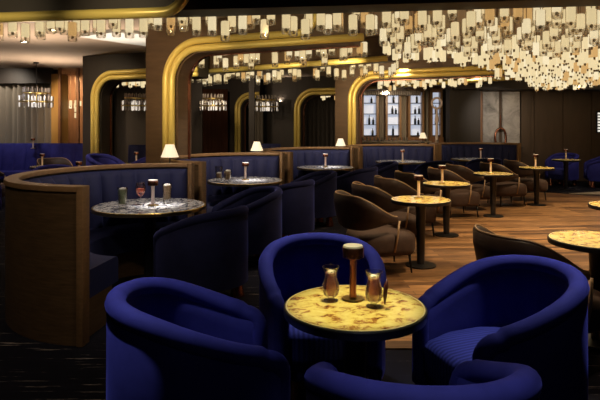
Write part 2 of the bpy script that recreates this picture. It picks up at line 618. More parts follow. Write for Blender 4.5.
bm = bmesh.new()
box(bm, -9.2, 9.2, -1.6, 18.6, CZ, CZ + .1)
struct(finish('ceiling', bm, ceil_m, smooth=False))
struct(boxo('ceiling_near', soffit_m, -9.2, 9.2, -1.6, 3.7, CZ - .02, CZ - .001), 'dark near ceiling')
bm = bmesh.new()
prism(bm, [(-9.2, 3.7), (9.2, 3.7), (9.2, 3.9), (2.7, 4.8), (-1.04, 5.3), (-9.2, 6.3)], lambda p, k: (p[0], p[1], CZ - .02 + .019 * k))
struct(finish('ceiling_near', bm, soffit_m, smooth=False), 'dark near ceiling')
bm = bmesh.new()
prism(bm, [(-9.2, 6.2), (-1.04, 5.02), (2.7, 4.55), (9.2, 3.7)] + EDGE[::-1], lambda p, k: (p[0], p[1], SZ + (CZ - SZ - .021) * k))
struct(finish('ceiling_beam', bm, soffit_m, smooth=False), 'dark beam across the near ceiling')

bm = bmesh.new()
prism(bm, [(-3.6, 8.8), (-2.9, 8.35), (-2.3, 8.6), (-2.75, 9.9)], lambda p, k: (p[0], p[1], CZ - .05 + .049 * k))
struct(finish('ceiling_panel', bm, pale_blue, smooth=False), 'pale grey ceiling panel')
struct(boxo('wall_left', dark_wall, -9.3, -9.2, -1.6, 18.6, 0, CZ))
struct(boxo('wall_right', wall_brown, 9.2, 9.3, -1.6, 18.6, 0, CZ))
struct(boxo('wall_front', dark_wall, -9.2, 9.2, -1.7, -1.6, 0, CZ))
struct(boxo('wall_back', dark_wall, -9.2, 9.2, 18.6, 18.7, 0, CZ))
# left lounge end wall with its header over the curtain
struct(boxo('wall_lounge', dark_wall, -9.2, -6.45, 14.45, 14.55, 0, CZ))
struct(boxo('trim_1', dark_wall, -9.2, -6.45, 14.0, 14.12, 2.66, CZ))
# right end wall : brown panels
bm = bmesh.new()
box(bm, 4.15, 9.2, 15.0, 15.15, 0, CZ)
for x0, x1, d in ((6.12, 6.36, .06), (6.5, 7.25, .035), (7.3, 8.05, .035), (8.1, 9.1, .035)):
    box(bm, x0, x1, 15.0 - d, 15.01, 0.02, 2.75)
struct(finish('wall_end', bm, wall_brown, smooth=False))
struct(boxo('wall_pier', dark_wall, 4.05, 4.88, 14.6, 15.0, 0, CZ))
struct(boxo('trim_2', warmwood, 4.90, 5.02, 14.85, 15.0, 0, 2.5))
struct(boxo('trim_3', dark_wall, 4.1, 9.2, 14.2, 15.0, 2.52, CZ))


def fillet_path(pts, r, seg=10):
    """2D polyline with rounded inner corners (one radius per inner point)"""
    out = [Vector(pts[0])]
    for i in range(1, len(pts) - 1):
        p, a, b_ = Vector(pts[i]), Vector(pts[i - 1]), Vector(pts[i + 1])
        ri = r[i - 1] if isinstance(r, (list, tuple)) else r
        da, db = (a - p).normalized(), (b_ - p).normalized()
        ang = da.angle(db)
        t = ri / math.tan(ang / 2)
        c = p + (da + db).normalized() * (ri / math.sin(ang / 2))
        p0, p1 = p + da * t, p + db * t
        v0, v1 = p0 - c, p1 - c
        tot = v0.angle(v1)
        sgn = 1 if v0.x * v1.y - v0.y * v1.x > 0 else -1
        for k in range(seg + 1):
            th = sgn * tot * k / seg
            out.append(c + Vector((v0.x * math.cos(th) - v0.y * math.sin(th), v0.x * math.sin(th) + v0.y * math.cos(th))))
    out.append(Vector(pts[-1]))
    return out


def portal(origin, d, left, length, label, pipes=True, up=None, r_=.5, zt=2.66, depth=.34, inner_len=None, body=True, mcol=col_brown, jamb=True):
    """a column and its beam cut as one curved portal, with two brass pipes following the edge"""
    d = Vector((d[0], d[1], 0)).normalized()
    w = Vector((-d.y, d.x, 0))
    if w.y < 0:
        w = -w
    O = Vector((origin[0], origin[1], 0))

    def at(u, z, q):
        p = O + d * u + w * q
        return (p.x, p.y, z)
    if body:
        edge = fillet_path([(.17, 0), (.17, zt - .16), (length, zt - .16)], r_ - .15, 12)
        poly = [(-left, 0)] + [(p.x, p.y) for p in edge] + [(length, CZ - .003), (-left, CZ - .003)]
        bm = bmesh.new()
        prism(bm, poly, lambda p, k: at(p[0], p[1], .055 + depth * k))
        struct(finish('column', bm, mcol, smooth=False))
        # thin copper lining of the opening
        bm = bmesh.new()
        e2 = fillet_path([(.172, 0), (.172, zt - .162), (length, zt - .162)], r_ - .15, 12)
        e3 = fillet_path([(.187, 0), (.187, zt - .177), (length, zt - .177)], r_ - .165, 12)
        prism(bm, [(p.x, p.y) for p in e2] + [(p.x, p.y) for p in reversed(e3)], lambda p, k: at(p[0], p[1], .30 + .05 * k))
        struct(finish('trim_4', bm, copper, smooth=False))
    a = thing('brass_pipe_arch', label, 'pipe', tuple(O))
    for j, off in enumerate((0.0, .105)):
        Lj = length if j == 0 else (inner_len or length)
        pts = [(off, .02), (off, zt - off), (Lj, zt - off)]
        rr = [r_ - off]
        if up and j == 0:
            pts = [(off, .02), (off, zt), (up, zt), (up, CZ - .02)]
            rr = [r_, .26]
        path = fillet_path(pts, rr, 12)
        bm = bmesh.new()
        tube(bm, [Vector(at(p.x, p.y, 0)) - O for p in path], .05, 14)
        finish('pipe', bm, gold, a)
    return a


portal((-1.94, 7.8), (.92, -.39), .40, 2.8, 'double gold pipes arching from the brown column behind the first booth', up=2.33, r_=.56, zt=2.75, inner_len=2.95)
portal((1.19, 12.9), (.9, -.43), .40, 3.5, 'double gold pipes arching from the brown column left of the bar', r_=.62, zt=2.80)
portal((-4.37, 11.4), (.92, -.39), .34, 2.6, 'double gold pipes arching over the far left lounge beside the curtain', r_=.52, mcol=dark_wall)
portal((-.14, 16.4), (.95, -.31), .95, 1.75, 'double gold pipes arching in front of the dark far curtain', r_=.6, mcol=dark_wall, zt=2.64)
portal((-2.05, 17.3), (.95, -.31), .25, .8, 'far narrow pair of gold pipes bent beside a dark post', r_=.5, mcol=dark_wall, zt=2.58)


def beam(a, b_, label, th=.3, pipe=True, ends=(False, False), zb=SZ):
    a, b_ = Vector((*a, 0)), Vector((*b_, 0))
    d = (b_ - a).normalized()
    w = Vector((-d.y, d.x, 0))
    if w.y < 0:
        w = -w
    bm = bmesh.new()
    Ln = (b_ - a).length
    prism(bm, [(0, zb), (Ln, zb), (Ln, CZ - .003), (0, CZ - .003)], lambda p, k: tuple(a + d * p[0] + w * (th * k) + Vector((0, 0, p[1]))))
    struct(finish('ceiling_beam', bm, col_brown, smooth=False))
    if pipe:
        bm = bmesh.new()
        tube(bm, [a - w * .05 + Vector((0, 0, zb + .03)), b_ - w * .05 + Vector((0, 0, zb + .03))], .048, 12)
        tag(finish('brass_pipe', bm, gold), label, 'pipe')


beam((-2.7, 11.5), (1.45, 8.9), 'straight gold pipe under the beam behind the first arch')
beam((1.9, 16.22), (5.0, 12.4), 'straight gold pipe under the beam over the bar')
# the pipe along the edge of the soffit overhead, turning up at its right end
e0, e1 = Vector((-9.0, 6.20, 2.60)), Vector((-1.04, 5.05, 2.60))
dd = (e1 - e0).normalized()
pp = fillet_path([(0, 2.60), ((e1 - e0).length, 2.60), ((e1 - e0).length, 3.2)], .24, 12)
pp = [p for p in pp if p.y < 3.04]
bm = bmesh.new()
tube(bm, [(e0.x + dd.x * p.x, e0.y + dd.y * p.x - .09, p.y) for p in pp], .05, 14)
tag(finish('brass_pipe', bm, gold), 'thick gold pipe along the dark ceiling edge that turns upward at its end', 'pipe')
# dark post in front of the narrow far arch
struct(boxo('column', dark_wall, -1.48, -1.32, 15.6, 15.8, 0, CZ))

# ------------------------------------------------------------------ pendant chandeliers
bmp = bmesh.new()


def pend_meshes():
    out = []
    for k, g in enumerate((glow, glow2, glow3)):
        # frosted tube, cap and stem
        bm = bmesh.new()
        lathe(bm, [(.028, .058), (.040, .063), (.040, .195), (.030, .20)], 10, mi=0)
        lathe(bm, [(.008, .026), (.014, .030), (.014, .056), (.008, .058)], 8, mi=1)
        lathe(bm, [(.004, .20), (.004, .66)], 5, mi=1)
        me_core = bpy.data.meshes.new('pendant')
        bmesh.ops.recalc_face_normals(bm, faces=bm.faces)
        bm.to_mesh(me_core)
        bm.free()
        me_core.materials.append(g)
        me_core.materials.append(pcap)
        for p in me_core.polygons:
            p.use_smooth = True
        me_core.set_sharp_from_angle(angle=R(45))
        out.append(me_core)
    bm = bmesh.new()
    lathe(bm, [(.042, 0.002), (.048, 0.008), (.048, .197), (.044, .20)], 12, caps=False)
    lathe(bm, [(.040, .002), (.020, .0)], 12, caps=False)
    me_g = bpy.data.meshes.new('glass_sleeve')
    bmesh.ops.recalc_face_normals(bm, faces=bm.faces)
    bm.to_mesh(me_g)
    bm.free()
    me_g.materials.append(pend_glass)
    for p in me_g.polygons:
        p.use_smooth = True
    return out, me_g


CORES, SLEEVE = pend_meshes()


def pend_field(label, spots, sleeves=True, rods=False):
    """spots: (x, y, zb, len scale); the nearest hundred hang as parts of their own, the rest as one part"""
    spots = sorted(spots, key=lambda s: s[1] + .2 * abs(s[0]))
    cx = sum(s[0] for s in spots) / len(spots)
    cy = sum(s[1] for s in spots) / len(spots)
    t = thing('pendant_chandelier', label, 'chandelier', (cx, cy, CZ))
    for s in spots[:100]:
        k = rnd.choices((0, 1, 2), (.60, .14, .26))[0]
        o = new_obj('pendant', CORES[k], t)
        o.location = (s[0] - cx, s[1] - cy, s[2] - CZ)
        o.scale = (1, 1, 1)
        o.rotation_euler = (0, 0, rnd.uniform(0, 6))
        if sleeves:
            g = new_obj('glass_sleeve', SLEEVE, o)
        if rods:
            bm = bmesh.new()
            lathe(bm, [(.004, .6), (.004, CZ - s[2] - .003)], 5)
            finish('rod', bm, pcap, o)
    rest = spots[100:]
    if rest:
        bm = bmesh.new()
        for s in rest:
            k = rnd.choices((0, 1, 2), (.60, .14, .26))[0]
            lathe(bm, [(.03, s[2] - CZ + .045), (.044, s[2] - CZ + .05), (.044, s[2] - CZ + .20), (.03, s[2] - CZ + .205)], 8, s[0] - cx, s[1] - cy, mi=k)
            lathe(bm, [(.008, s[2] - CZ + .01), (.014, s[2] - CZ + .015), (.014, s[2] - CZ + .045)], 6, s[0] - cx, s[1] - cy, mi=3)
            lathe(bm, [(.004, s[2] - CZ + .205), (.004, -.003)], 4, s[0] - cx, s[1] - cy, mi=3)
        o = finish('pendant_cluster', bm, [glow, glow2, glow3, pcap], t, angle=45)
        o['kind'] = 'stuff'
    return t


def zb():
    return 2.46 + rnd.choice((-.06, -.03, 0, 0, .03, .06, .10))


def edge_y(x):
    for (x0, y0), (x1, y1) in zip(EDGE, EDGE[1:]):
        if x0 <= x <= x1:
            return y0 + (y1 - y0) * (x - x0) / (x1 - x0)
    return 5


# 1 : the row along the edge of the soffit
sp = []
x = -3.5
while x < 3.6:
    sp.append((x, edge_y(x) + rnd.uniform(.08, .16), zb()))
    if rnd.random() < .55:
        sp.append((x + rnd.uniform(.03, .09), edge_y(x) + rnd.uniform(.24, .42), zb() + .06))
    x += rnd.uniform(.11, .19)
pend_field('long row of glass tube pendants along the edge of the dark ceiling', sp)


def along(a, b_, offs, step, dz=0):
    a, b_ = Vector(a), Vector(b_)
    d = (b_ - a).normalized()
    w = Vector((-d.y, d.x))
    if w.y < 0:
        w = -w
    out = []
    u = 0
    while u < (b_ - a).length:
        for q in offs:
            p = a + d * (u + rnd.uniform(-.05, .05)) + w * (q + rnd.uniform(-.05, .05))
            if rnd.random() < .86:
                out.append((p.x, p.y, zb() + dz))
        u += step * rnd.uniform(.8, 1.2)
    return out


pend_field('glass tube pendants in the trough behind the first gold arch', along((-1.65, 8.3), (.9, 7.2), (.0, .28), .17))
pend_field('small glass tube pendants in the trough behind the straight gold pipe', along((-2.6, 11.85), (1.6, 9.3), (.05, .35), .15))
pend_field('few glass tube pendants behind the far lounge arch', along((-4.0, 11.75), (-2.95, 11.3), (.05, .25), .14, -.09), False)
pend_field('tiny glass tube pendants behind the farthest arch', along((.15, 16.85), (1.5, 16.4), (.05, .3), .15, -.10), False)


def line_dist(p, a, b_):
    a, b_, p = Vector(a), Vector(b_), Vector(p)
    t = max(0, min(1, (p - a).dot(b_ - a) / (b_ - a).length_squared))
    return (p - a - (b_ - a) * t).length


f1, f2 = [], []
yy = 5.2
while yy < 14.3:
    xx = .3
    while xx < 9.0:
        px, py = xx + rnd.uniform(-.08, .08), yy + rnd.uniform(-.1, .1)
        xx += .225
        lb = .55 + (py - 5.6) * .31 if py < 8.5 else 1.45 + (py - 8.5) * .10
        if px < lb or px > py * .70 or py < edge_y(px) + .35:
            continue
        if line_dist((px, py), (1.19, 12.9), (4.4, 11.35)) < .42 or line_dist((px, py), (1.75, 16.4), (5.0, 12.4)) < .42:
            continue
        if line_dist((px, py), (-1.94, 7.8), (.8, 6.6)) < .45 or line_dist((px, py), (-2.7, 11.5), (1.45, 8.9)) < .40:
            continue
        if py > 14.0 and px > 4:
            continue
        behind = py > 12.9 - .478 * (px - 1.19) and px < 4.6
        # the trough in front of the second arch stays free so that its pipes show
        if not behind and py > 8.4 and px < 2.55 + (py - 8.4) * .62:
            continue
        (f2 if behind else f1).append((px, py, rnd.uniform(2.40, 2.60)))
    yy += .23
pend_field('great field of hundreds of glowing glass tube pendants over the wooden floor', f1)
pend_field('glass tube pendants behind the gold arch beside the bar', f2, False)


# ------------------------------------------------------------------ tub chairs
def u_path(hw, back, front, n=84):
    """plan curve of the shell, from one arm end round the back to the other: (x, y, tangent, s) ; chair faces +x"""
    pts = []
    cx = -back + hw
    for k in range(7):
        pts.append((front + (cx - front) * k / 7, -hw + .08 * ((7 - k) / 7) ** 2))
    for k in range(n + 1):
        a = -PI / 2 - PI * k / n
        pts.append((cx + hw * math.cos(a), hw * math.sin(a)))
    for k in range(1, 8):
        pts.append((cx + (front - cx) * k / 7, hw - .08 * (k / 7) ** 2))
    return pts


def tub_chair(label, vel=velvet, seat_m=velvet_rib, loc=(0, 0, 0), rot=0, group=None):
    t = thing('tub_chair', label, 'chair', loc, rot, group)
    hw, back, front = .335, .36, .305
    hb, ha, z0 = .80, .60, .17
    P_ = u_path(hw, back, front)

    def height(x):
        t_ = max(0, min(1, (front - x) / (front + back)))
        return ha + (hb - ha) * (.55 * t_ + .45 * ease(t_ * 1.15))
    # shell
    rows = []
    ht = .036
    n = len(P_)
    for i, (x, y) in enumerate(P_):
        a, c = P_[max(i - 1, 0)], P_[min(i + 1, n - 1)]
        tx, ty = c[0] - a[0], c[1] - a[1]
        ln = math.hypot(tx, ty)
        nx, ny = -ty / ln, tx / ln            # outward or inward, closed loop so it does not matter
        h = height(x)
        hm = h
        prof = [(ht, z0), (ht * 1.05, z0 + .2), (ht, h - .03), (0, h), (-ht, h - .03), (-ht * 1.02, h - .10), (-ht * 1.04, .45 + (hm - .55) * .6), (-ht * 1.05, .45 + (hm - .55) * .3), (-ht * 1.05, .45), (-ht * .95, .36), (-ht * .9, .28), (-ht, z0)]
        rows.append([(x + nx * q, y + ny * q, z) for q, z in prof])
    bm = bmesh.new()
    grid(bm, rows, cv=True, capu=True)
    finish('shell', bm, vel, t, angle=60)
    # rolled rim : runs up the front of one arm, round the back and down the other arm
    path = []
    bend = .07
    for k in range(5):
        path.append((front, -hw + .08, z0 + .03 + (ha - bend - z0 - .03) * k / 5))
    for k in range(7):
        a = PI / 2 * k / 6
        path.append((front - bend + bend * math.cos(a), -hw + .08 - .035 * k / 6, ha - bend + bend * math.sin(a)))
    mid = [(x, y, height(x)) for x, y in P_ if x < front - bend - .01]
    path += mid
    for k in range(7):
        a = PI / 2 * (1 - k / 6)
        path.append((front - bend + bend * math.cos(a), hw - .045 - .035 * k / 6, ha - bend + bend * math.sin(a)))
    for k in range(4, -1, -1):
        path.append((front, hw - .08, z0 + .03 + (ha - bend - z0 - .03) * k / 5))
    bm = bmesh.new()
    tube(bm, path, .044, 14)
    finish('rolled_rim', bm, vel, t)
    # seat cushion
    ol = []
    ri = hw - ht
    cx = -back + hw
    for k in range(21):
        a = PI / 2 + PI * k / 20
        ol.append((cx + ri * math.cos(a), ri * math.sin(a)))
    ol = [(.29, ri - .08), (.15, ri - .02)] + ol + [(.15, -ri + .02), (.29, -ri + .08), (.325, -ri + .11), (.335, 0), (.325, ri - .11)]
    bm = bmesh.new()
    cushion(bm, ol, [(.27, .02), (.275, .004), (.30, 0), (.40, 0), (.425, .012), (.44, .04), (.448, .12), (.45, .2)])
    finish('seat_cushion', bm, seat_m, t, angle=70)
    # base under the seat
    bm = bmesh.new()
    cushion(bm, ol, [(z0, .03), (z0 + .01, .02), (.268, .02)])
    finish('seat_base', bm, vel, t, angle=50)
    for sx in (-.22, .2):
        for sy in (-.2, .2):
            lathe_o('leg', copper, [(.032, 0), (.066, .006), (.038, z0 + .005), (.02, z0 + .006)], t, 14, sx, sy)
    return t


tub0 = tub_chair('bright blue velvet tub chair on the left side of the front onyx table', loc=(*TC[0][:2], 0), rot=R(TC[0][2]))
dup(tub0, (*TC[1][:2], 0), R(TC[1][2]), 'blue velvet tub chair facing out from behind the front onyx table')
dup(tub0, (*TC[2][:2], 0), R(TC[2][2]), 'bright blue velvet tub chair on the right side of the front onyx table')
dup(tub0, (*TC[3][:2], 0), R(TC[3][2]), 'dark blue tub chair seen from behind at the bottom edge of the photo')

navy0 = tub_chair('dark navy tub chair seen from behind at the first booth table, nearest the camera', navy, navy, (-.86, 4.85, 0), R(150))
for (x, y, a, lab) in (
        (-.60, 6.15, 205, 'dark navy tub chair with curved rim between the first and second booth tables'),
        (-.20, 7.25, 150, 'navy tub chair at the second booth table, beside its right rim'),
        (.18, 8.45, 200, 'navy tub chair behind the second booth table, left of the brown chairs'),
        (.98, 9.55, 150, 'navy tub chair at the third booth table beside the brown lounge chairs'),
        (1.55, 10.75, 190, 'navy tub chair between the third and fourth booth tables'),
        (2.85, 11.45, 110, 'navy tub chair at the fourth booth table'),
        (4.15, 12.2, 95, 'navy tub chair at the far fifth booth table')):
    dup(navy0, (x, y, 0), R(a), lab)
for (x, y, a, lab) in (
        (6.85, 14.1, 215, 'far blue tub chair behind the last small round table'),
        (7.65, 13.75, 160, 'far blue tub chair at the right edge by the end wall'),
        (-3.88, 10.85, -20, 'blue tub chair in front of the far lounge arch'),
        (-3.12, 10.5, 200, 'blue tub chair beside the brown column in the far lounge'),
        (-5.05, 8.35, 20, 'blue tub chair at the left edge behind the first booth'),
        (-4.35, 9.6, -60, 'blue tub chair behind the first booth, right of the brown chairs')):
    o = dup(tub0, (x, y, 0), R(a), lab)
    if -4 < x < -3:
        o.scale = (1, 1, 1.18)


# ------------------------------------------------------------------ brown lounge chairs
def lounge_chair(label, loc, rot):
    t = thing('lounge_chair', label, 'chair', loc, rot, 'brown lounge chairs')
    hw = .30
    # wrap-around back
    rows, top_edge = [], []
    M = 40
    for i in range(M + 1):
        s = i / M * 2 - 1
        a = PI + s * R(118)
        rx, ry = .33, .325
        x, y = -.02 + rx * math.cos(a), ry * math.sin(a)
        k = ease((1 - abs(s)) / .66)
        zt = .610 + .215 * k
        zl = .555 - .085 * k
        lean = .07 * k
        nx, ny = math.cos(a), math.sin(a)
        th = .014 + .018 * k
        prof = []
        H = zt - zl
        for q, f in ((th, 0.08), (th * 1.25, .35), (th * 1.2, .7), (th * .7, .96), (0, 1.0), (-th * .7, .96), (-th * 1.2, .7), (-th * 1.4, .35), (-th, .08), (0, 0)):
            z = zl + H * f
            o_ = q + lean * f
            prof.append((x + nx * o_, y + ny * o_, z))
        rows.append(prof)
        top_edge.append((x + nx * (lean + .002), y + ny * (lean + .002), zt + .001))
    bm = bmesh.new()
    grid(bm, rows, cv=True, capu=True)
    finish('backrest', bm, brown_uph, t, angle=75)
    bm = bmesh.new()
    tube(bm, top_edge, .008, 6)
    finish('piping', bm, pipe_edge, t)
    # seat
    ol = []
    for k in range(40):
        a = 2 * PI * k / 40
        c, s = math.cos(a), math.sin(a)
        e = 2 / 3.6
        ol.append((.06 + .34 * abs(c) ** e * (1 if c > 0 else -1), .305 * abs(s) ** e * (1 if s > 0 else -1)))
    bm = bmesh.new()
    cushion(bm, ol, [(.20, .06), (.205, .03), (.23, .008), (.27, 0), (.36, 0), (.40, .012), (.425, .045), (.437, .10), (.44, .2)])
    finish('seat', bm, seat_uph, t, angle=70)
    for sx, sy in ((.30, .22), (.30, -.22), (-.18, .22), (-.18, -.22)):
        bm = bmesh.new()
        tube(bm, [(sx * 1.06, sy * 1.08, 0.013), (sx, sy, .215)], [.009, .017], 8)
        finish('leg', bm, darkmetal, t)
    for sy in (-1, 1):
        bm = bmesh.new()
        tube(bm, [(.10, .312 * sy, .25), (.135, .315 * sy, .42), (.165, .285 * sy, .565)], .011, 8)
        finish('arm_post', bm, pipe_edge, t)
    return t


LC = [(.80, 5.78, 12, 'brown lounge chair nearest the navy chairs, left of the first small onyx table'),
      (1.08, 6.72, 12, 'brown lounge chair with tan piping, second in the row, behind the first small table'),
      (1.48, 7.6, 14, 'brown lounge chair third in the row, left of the second small table'),
      (1.92, 8.45, 12, 'brown lounge chair fourth in the row, behind the second small table'),
      (2.62, 9.2, 12, 'brown lounge chair left of the third small onyx table'),
      (3.15, 10.05, 8, 'brown lounge chair behind the third small onyx table'),
      (3.95, 10.5, 10, 'brown lounge chair left of the fourth small onyx table'),
      (4.72, 11.3, 0, 'brown lounge chair behind the fourth small onyx table'),
      (1.64, 3.70, 14, 'brown lounge chair showing its back between the blue chair and the right edge table'),
      (-6.0, 10.4, 0, 'brown lounge chair at the left edge of the far lounge'),
      (-5.35, 11.9, -40, 'dark brown lounge chair behind the far lounge table')]
lc0 = None
for x, y, a, lab in LC:
    z = .012 if x > 0 else 0
    if lc0 is None:
        lc0 = lounge_chair(lab, (x, y, z - .0), R(a))
        for c in children(lc0):
            pass
    else:
        dup(lc0, (x, y, z if x > 0 else 0), R(a), lab)


# ------------------------------------------------------------------ tables
def disc(n, r_):
    return [(r_ * math.cos(2 * PI * k / n), r_ * math.sin(2 * PI * k / n)) for k in range(n)]


def bistro(label, loc, rot=0):
    t = thing('bistro_table', label, 'table', loc, rot)
    lathe_o('tabletop', onyx, [(.0, .700), (.305, .700), (.312, .704), (.312, .728), (.308, .7305), (.0, .7305)], t, 64, angle=30)
    lathe_o('edge_band', blackmat, [(.312, .693), (.3235, .693), (.325, .697), (.325, .724), (.3225, .728), (.312, .728)], t, 64, angle=30, ring=True)
    lathe_o('brass_edge', edge_gold, [(.309, .7285), (.316, .7285), (.316, .7312), (.309, .7312)], t, 64, angle=30, ring=True)
    lathe_o('pedestal', blackmat, [(.042, .02), (.042, .05), (.055, .62), (.075, .69), (.05, .698)], t, 24)
    lathe_o('base', darkmetal, [(.0, 0), (.165, 0), (.168, .006), (.165, .014), (.06, .024), (.0, .024)], t, 40)
    return t


bz = .0125
front_table = bistro('round onyx table glowing yellow at the front between the four blue tub chairs', (FT[0], FT[1], 0), R(20))
for i, ((x, y), lab) in enumerate(zip(BI, (
        'small round onyx table by the brown chair nearest the navy chairs, first of the row',
        'small round onyx table second in the row of brown chairs',
        'small round onyx table third in the row of brown chairs',
        'small round onyx table fourth in the row, before the end wall',
        'small round table with the far blue tub chairs by the end wall',
        'round onyx table cut by the right edge, beside a lone brown chair back',
        'round table whose rim just shows at the right edge above the nearer table'))):
    dup(front_table, (x, y, 0 if i == 4 else bz), R(40 * i), lab)


def booth_table(label, loc, rot=0):
    t = thing('booth_table', label, 'table', loc, rot)
    lathe_o('tabletop', marble, [(.0, .728), (.53, .728), (.536, .733), (.536, .756), (.531, .7605), (.0, .7605)], t, 72, angle=30)
    lathe_o('edge_band', brass, [(.536, .722), (.548, .722), (.55, .727), (.55, .753), (.547, .758), (.536, .758)], t, 72, angle=30, ring=True)
    lathe_o('pedestal', blackmat, [(.055, .02), (.055, .66), (.10, .715), (.06, .727)], t, 24)
    lathe_o('base', darkmetal, [(.0, 0), (.20, 0), (.205, .008), (.20, .018), (.08, .03), (.0, .03)], t, 40)
    return t


bt0 = booth_table('round blue and white marble table with three glasses in the first booth', (*BT[0], 0))
for (x, y), lab in zip(BT[1:], ('round marble table with two amber glasses in the second booth',
                                'round marble table in the third booth, below the gold arch',
                                'round table in the fourth booth, below the bar shelves',
                                'far round table in the fifth booth beneath the marble wall panels')):
    dup(bt0, (x, y, 0), R(50 * x), lab)


def small_table(label, loc):
    return dup(front_table, loc, .3, label)


small_table('small round table in the far lounge at the left', (-5.15, 11.0, 0))
small_table('small round table hidden behind the first booth', (-3.52, 8.6, 0))
small_table('small round table in the far lounge behind the brown column', (-3.56, 11.75, 0))


# ------------------------------------------------------------------ table lamps
def cordless(label, loc, stem_m=None):
    t = thing('table_lamp', label, 'lamp', loc, 0)
    lathe_o('base', brass, [(.0, .0), (.050, .0), (.052, .004), (.050, .009), (.02, .014), (.0, .014)], t, 28)
    lathe_o('stem', stem_m or lit_stem_post, [(.019, .012), (.0165, .03), (.0165, .185), (.02, .205)], t, 20)
    lathe_o('head', copper, [(.046, .198), (.050, .20), (.051, .245), (.049, .248), (.0, .248)], t, 32)
    lathe_o('diffuser', lampglow, [(.0, .1995), (.043, .1995), (.043, .2015), (.0, .2015)], t, 24)
    lathe_o('top_disc', lamptop, [(.0, .2485), (.047, .2485), (.045, .256), (.0, .257)], t, 28)
    return t


lz = .7312
lamp0 = cordless('copper table lamp with round head on the front onyx table', (FT[0] + .0, FT[1] + .08, lz), copper)
lamp0 = cordless('copper table lamp between glasses on the first booth table', (-1.46, 5.36, .7605))
for x, y, z, lab in (
        (-.80, 7.92, .7605, 'copper table lamp on the second booth table'),
        (.49, 10.4, .7605, 'copper table lamp on the third booth table'),
        (2.30, 12.1, .7605, 'copper table lamp on the fourth booth table'),
        (4.35, 13.0, .7605, 'copper table lamp on the far fifth booth table'),
        (1.33, 6.05, lz + bz, 'copper table lamp on the first small table of the brown chairs'),
        (2.0, 7.6, lz + bz, 'copper table lamp on the second small table of the brown chairs'),
        (3.25, 9.2, lz + bz, 'copper table lamp on the third small table of the brown chairs'),
        (4.58, 10.5, lz + bz, 'copper table lamp on the fourth small table of the brown chairs'),
        (6.5, 13.2, lz, 'copper table lamp on the last small table by the far blue chairs'),
        (-5.25, 11.0, lz, 'table lamp on the far lounge table at the left'),
        (-3.52, 8.6, lz, 'copper lamp head peeking over the rim of the first booth'),
        (-3.56, 11.75, lz, 'pale table lamp in the far lounge beside the brown column')):
    dup(lamp0, (x, y, z), 0, lab)
lamp_l = dup(lamp0, (-6.55, 13.25, 1.0), 0, 'table lamp standing on the ledge of the far left banquette')


def shade_lamp(label, loc):
    t = thing('shaded_lamp', label, 'lamp', loc, 0)
    lathe_o('base', darkmetal, [(.0, 0), (.055, 0), (.055, .012), (.02, .022), (.0, .022)], t, 20)
    lathe_o('stem', darkmetal, [(.009, .02), (.009, .2)], t, 10)
    lathe_o('shade', shade_m, [(.105, .12), (.05, .27), (.046, .27), (.101, .12)], t, 28, ring=True)
    return t


# ------------------------------------------------------------------ glasses
def glass(name, label, loc, prof, fill, fm, garnish=None, ice=True):
    t = thing(name, label, 'glass', loc, 0)
    inner = [(max(r_ - .003, .001), z) for r_, z in reversed(prof) if z > fill[0] - .004]
    bm = bmesh.new()
    lathe(bm, prof + inner, 24)
    finish('bowl', bm, glassy, t, angle=50)
    liq = [(max(r_ - .005, .002), z) for r_, z in prof if fill[0] <= z <= fill[1]]
    lathe_o('drink', fm, [(.001, liq[0][1])] + liq + [(.001, liq[-1][1])], t, 20, angle=50)
    if ice:
        rr, zz = liq[-1]
        bm = bmesh.new()
        rg = random.Random(3)
        for k in range(9):
            a, q = rg.uniform(0, 6.28), rg.uniform(0, rr * .7)
            bmesh.ops.create_icosphere(bm, subdivisions=1, radius=rr * .36, matrix=Matrix.Translation((q * math.cos(a), q * math.sin(a), zz + rr * .12)))
        finish('ice', bm, foam, t, smooth=False)
    if garnish:
        bm = bmesh.new()
        garnish(bm)
        finish('garnish', bm, dark_red, t)
    return t


hurr = [(.001, 0), (.030, 0), (.031, .004), (.012, .010), (.012, .016), (.030, .030), (.036, .055), (.034, .080), (.026, .110), (.027, .130), (.034, .152), (.036, .158)]
hurr = [(r_ * 1.12, z * 1.02) for r_, z in hurr]
tumb = [(.001, 0), (.026, 0), (.027, .03), (.028, .07), (.032, .12), (.033, .135)]
wine = [(.001, 0), (.030, 0), (.030, .003), (.005, .008), (.005, .055), (.018, .066), (.032, .09), (.036, .115), (.032, .145), (.029, .16)]


def leaf(bm):
    tube(bm, [(.045, -.03, .02), (.046, -.032, .06), (.05, -.03, .10), (.056, -.026, .13)], [.003, .009, .011, .003], 8)


glass('cocktail_glass', 'curvy pink cocktail glass left of the lamp on the front onyx table', (FT[0] - .105, FT[1] + .06, lz), hurr, (.03, .135), pink)
glass('cocktail_glass', 'curvy pink cocktail glass with dark garnish right of the lamp on the front table', (FT[0] + .085, FT[1] - .02, lz), hurr, (.03, .135), pink, leaf)
mz = .7605
glass('tumbler', 'tall green tumbler on the left of the first booth table', (-1.70, 5.17, mz), [(r_ * 1.5, z * 1.5) for r_, z in tumb], (.005, .18), green)
glass('wine_glass', 'stemmed glass of red drink on the first booth table', (-1.60, 5.42, mz), [(r_ * 1.4, z * 1.4) for r_, z in wine], (.10, .20), red, ice=False)
glass('tumbler', 'tall pale tumbler right of the lamp on the first booth table', (-1.36, 5.52, mz), [(r_ * 1.5, z * 1.5) for r_, z in tumb], (.005, .18), amber)
glass('tumbler', 'taller amber glass on the second booth table', (-1.16, 7.72, mz), [(r_ * 1.7, z * 1.6) for r_, z in tumb], (.01, .19), amber)
glass('tumbler', 'shorter amber glass on the second booth table', (-1.02, 7.62, mz), [(r_ * 1.7, z * 1.25) for r_, z in tumb], (.01, .15), amber)


